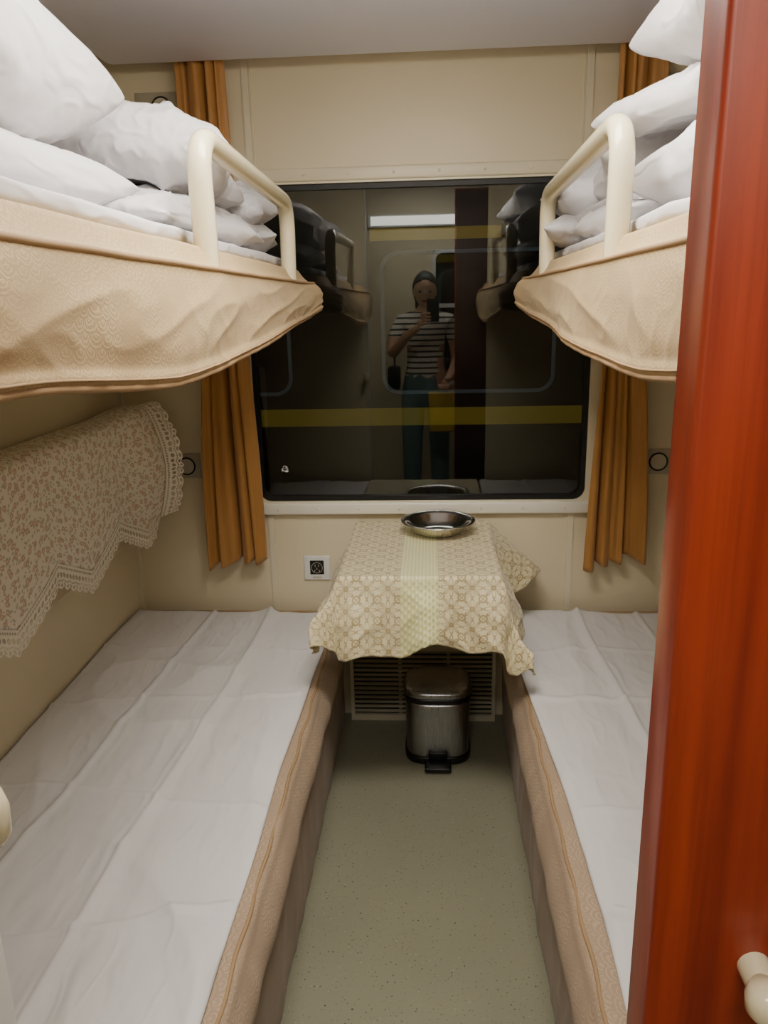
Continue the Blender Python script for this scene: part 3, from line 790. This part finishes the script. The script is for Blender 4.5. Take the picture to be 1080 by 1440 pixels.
# right hand closed round the tote handles
wr=Vector(V[15][0]); hb=wr+Vector((-.010,.045,-.016))
fchain([wr,wr+Vector((-.006,.025,-.01)),hb],[.024,.028,.024])
for i in range(4):
    o_=Vector((.024-.016*i,.0,.0)); l=[.9,1,.97,.8][i]
    q=hb+o_
    fchain([q,q+Vector((0,.022*l,-.006)),q+Vector((0,.030*l,-.026)),q+Vector((0,.012,-.038*l)),q+Vector((0,-.004,-.030))],[.010,.0095,.009,.0085,.0075])
fchain([hb+Vector((-.03,-.015,.0)),hb+Vector((-.036,.008,-.014)),hb+Vector((-.028,.022,-.028)),hb+Vector((-.012,.030,-.034))],[.012,.0115,.010,.009])
# head
bm=bmesh.new(); bmesh.ops.create_uvsphere(bm,u_segments=48,v_segments=36,radius=1)
HC=Vector(P(0,.035,1.515))
for v in bm.verts:
    p=v.co.copy(); x,y,z=p
    k=1-.22*max(0,-z)**1.5
    q=Vector((x*.074*k,y*.092*(1-.12*max(0,-z)) ,z*.115))
    if y>0:
        nz=math.exp(-(x/.16)**2)*math.exp(-((z+.18)/.20)**2); q.y+=.020*nz
        q.y+=.006*math.exp(-(x/.25)**2)*math.exp(-((z+.78)/.15)**2)
        for sx in(-1,1): q.y-=.009*math.exp(-((x-sx*.40)/.16)**2)*math.exp(-((z-.04)/.11)**2)
        q.y+=.004*math.exp(-(x/.30)**2)*math.exp(-((z+.50)/.07)**2)
    v.co=q
me=bpy.data.meshes.new('h'); 
for f in bm.faces: 
    f.smooth=True; c_=f.calc_center_median()
    f.material_index=6 if (c_.y>.06 and abs(c_.x)<.022 and -.064<c_.z<-.050) else 0
RH=Matrix.Translation(HC)@Matrix.Rotation(math.radians(-8),4,'X')
bm.transform(RH); bm.to_mesh(me); bm.free()
for m_ in (SKIN,STR,JEAN,SHOE,HAIR,EYE,LIP): me.materials.append(m_)
parts.append(me)
def blob(c,r,mi,fn=None,seg=24):
    bm=bmesh.new(); bmesh.ops.create_uvsphere(bm,u_segments=seg,v_segments=seg*3//4,radius=1)
    for v in bm.verts:
        p=v.co.copy(); q=Vector((p.x*r[0],p.y*r[1],p.z*r[2])); 
        if fn: q=fn(p,q)
        v.co=q+Vector(c)
    for f in bm.faces: f.smooth=True; f.material_index=mi
    bm.transform(RH); me=bpy.data.meshes.new('b'); bm.to_mesh(me); bm.free()
    for m_ in (SKIN,STR,JEAN,SHOE,HAIR,EYE,LIP): me.materials.append(m_)
    parts.append(me)
for sx in(-1,1):
    blob((sx*.030,.076,.005),(.012,.007,.006),5)
    blob((sx*.074,-.002,-.008),(.008,.017,.028),0)
def hairf(p,q):
    if p.y>.15:
        lim=.35+.25*(1-abs(p.x))
        if p.z<lim:
            k=ss(.15,.5,p.y)*(ss(lim,lim-.3,p.z)); q=q*(1-.35*k); q.y-=.03*k
    return q
blob((0,-.012,.012),(.086,.098,.117),4,hairf,40)
blob((0,-.070,-.09),(.070,.036,.12),4,None,28)
# merge into one object
bm=bmesh.new()
for me in parts: bm.from_mesh(me)
me=bpy.data.meshes.new('person'); bm.to_mesh(me); bm.free()
for m_ in (SKIN,STR,JEAN,SHOE,HAIR,EYE,LIP): me.materials.append(m_)
link(bpy.data.objects.new('person',me))
# phone held by the person
ph=empty('smartphone')
b1=box('case',-.022,.055,-.013,-.003,-.128,.020,BLACK,ph,bev=.003)
b2=box('screen',-.019,.052,-.0136,-.0128,-.124,.016,emis('phone_screen',(120,130,140),.4),ph)
ph.location=(0,0,1.44); ph.rotation_euler=(math.radians(-15.2),0,0)
# tote and shoulder bag
tb=empty('yellow_tote_bag')
bx,by=hb.x,hb.y+.006
def tf(u,v):
    a=2*math.pi*u; z=.60+.26*v; hx=.105-.008*(1-v)+.004*math.sin(v*9); hy=.042-.016*v
    n=4; c_,s_=math.cos(a),math.sin(a)
    return (bx+hx*math.copysign(abs(c_)**(2/n),c_)-.0,by+hy*math.copysign(abs(s_)**(2/n),s_)+.004*noise.noise(Vector((c_*3,z*12,0))),z)
grid('bag_body',64,24,tf,TOTE,None,tb,solid=.002)
box('bag_bottom',bx-.09,bx+.09,by-.035,by+.035,.598,.606,TOTE,tb)
for k,dy in enumerate((-.018,.018)):
    tube('handle_%d'%k,fillet([(bx-.05,by+dy,.84),(bx-.02,by+dy*.4,.895),(bx+.02,by+dy*.4,.895),(bx+.05,by+dy,.84)],.02),.004,TOTE,tb,res=4)
sb=empty('black_shoulder_bag')
box('bag_body',PX-.26,PX-.175,PY-.06,PY+.10,.86,1.02,BLACK,sb,bev=.02,seg=4)
tube('strap',fillet([(PX-.215,PY-.03,1.01),(PX-.225,PY-.02,1.22),(PX-.13,PY-.01,1.385),(PX-.19,PY+.08,1.25),(PX-.215,PY+.07,1.01)],.06),.005,BLACK,sb,res=4)

# ---------------------------------------------------------------- world, camera
wd=bpy.data.worlds.new('night'); S.world=wd; wd.use_nodes=True
wd.node_tree.nodes['Background'].inputs[0].default_value=(.01,.012,.018,1); wd.node_tree.nodes['Background'].inputs[1].default_value=.5
cam=bpy.data.cameras.new('camera'); co=bpy.data.objects.new('camera',cam); COL.objects.link(co)
cam.sensor_fit='VERTICAL'; cam.sensor_height=24; cam.lens=18.0; cam.clip_start=.005; cam.clip_end=100
p_=math.radians(15.2); y_=math.radians(3.67); r_=math.radians(1.3)
fh=Vector((-math.sin(y_),math.cos(y_),0)); r0=Vector((math.cos(y_),math.sin(y_),0)); up=Vector((0,0,1))
fw=fh*math.cos(p_)-up*math.sin(p_); u0=fh*math.sin(p_)+up*math.cos(p_)
R=r0*math.cos(r_)-u0*math.sin(r_); U=u0*math.cos(r_)+r0*math.sin(r_)
M=Matrix(((R.x,U.x,-fw.x,0),(R.y,U.y,-fw.y,0),(R.z,U.z,-fw.z,1.44),(0,0,0,1)))
co.matrix_world=M
S.camera=co
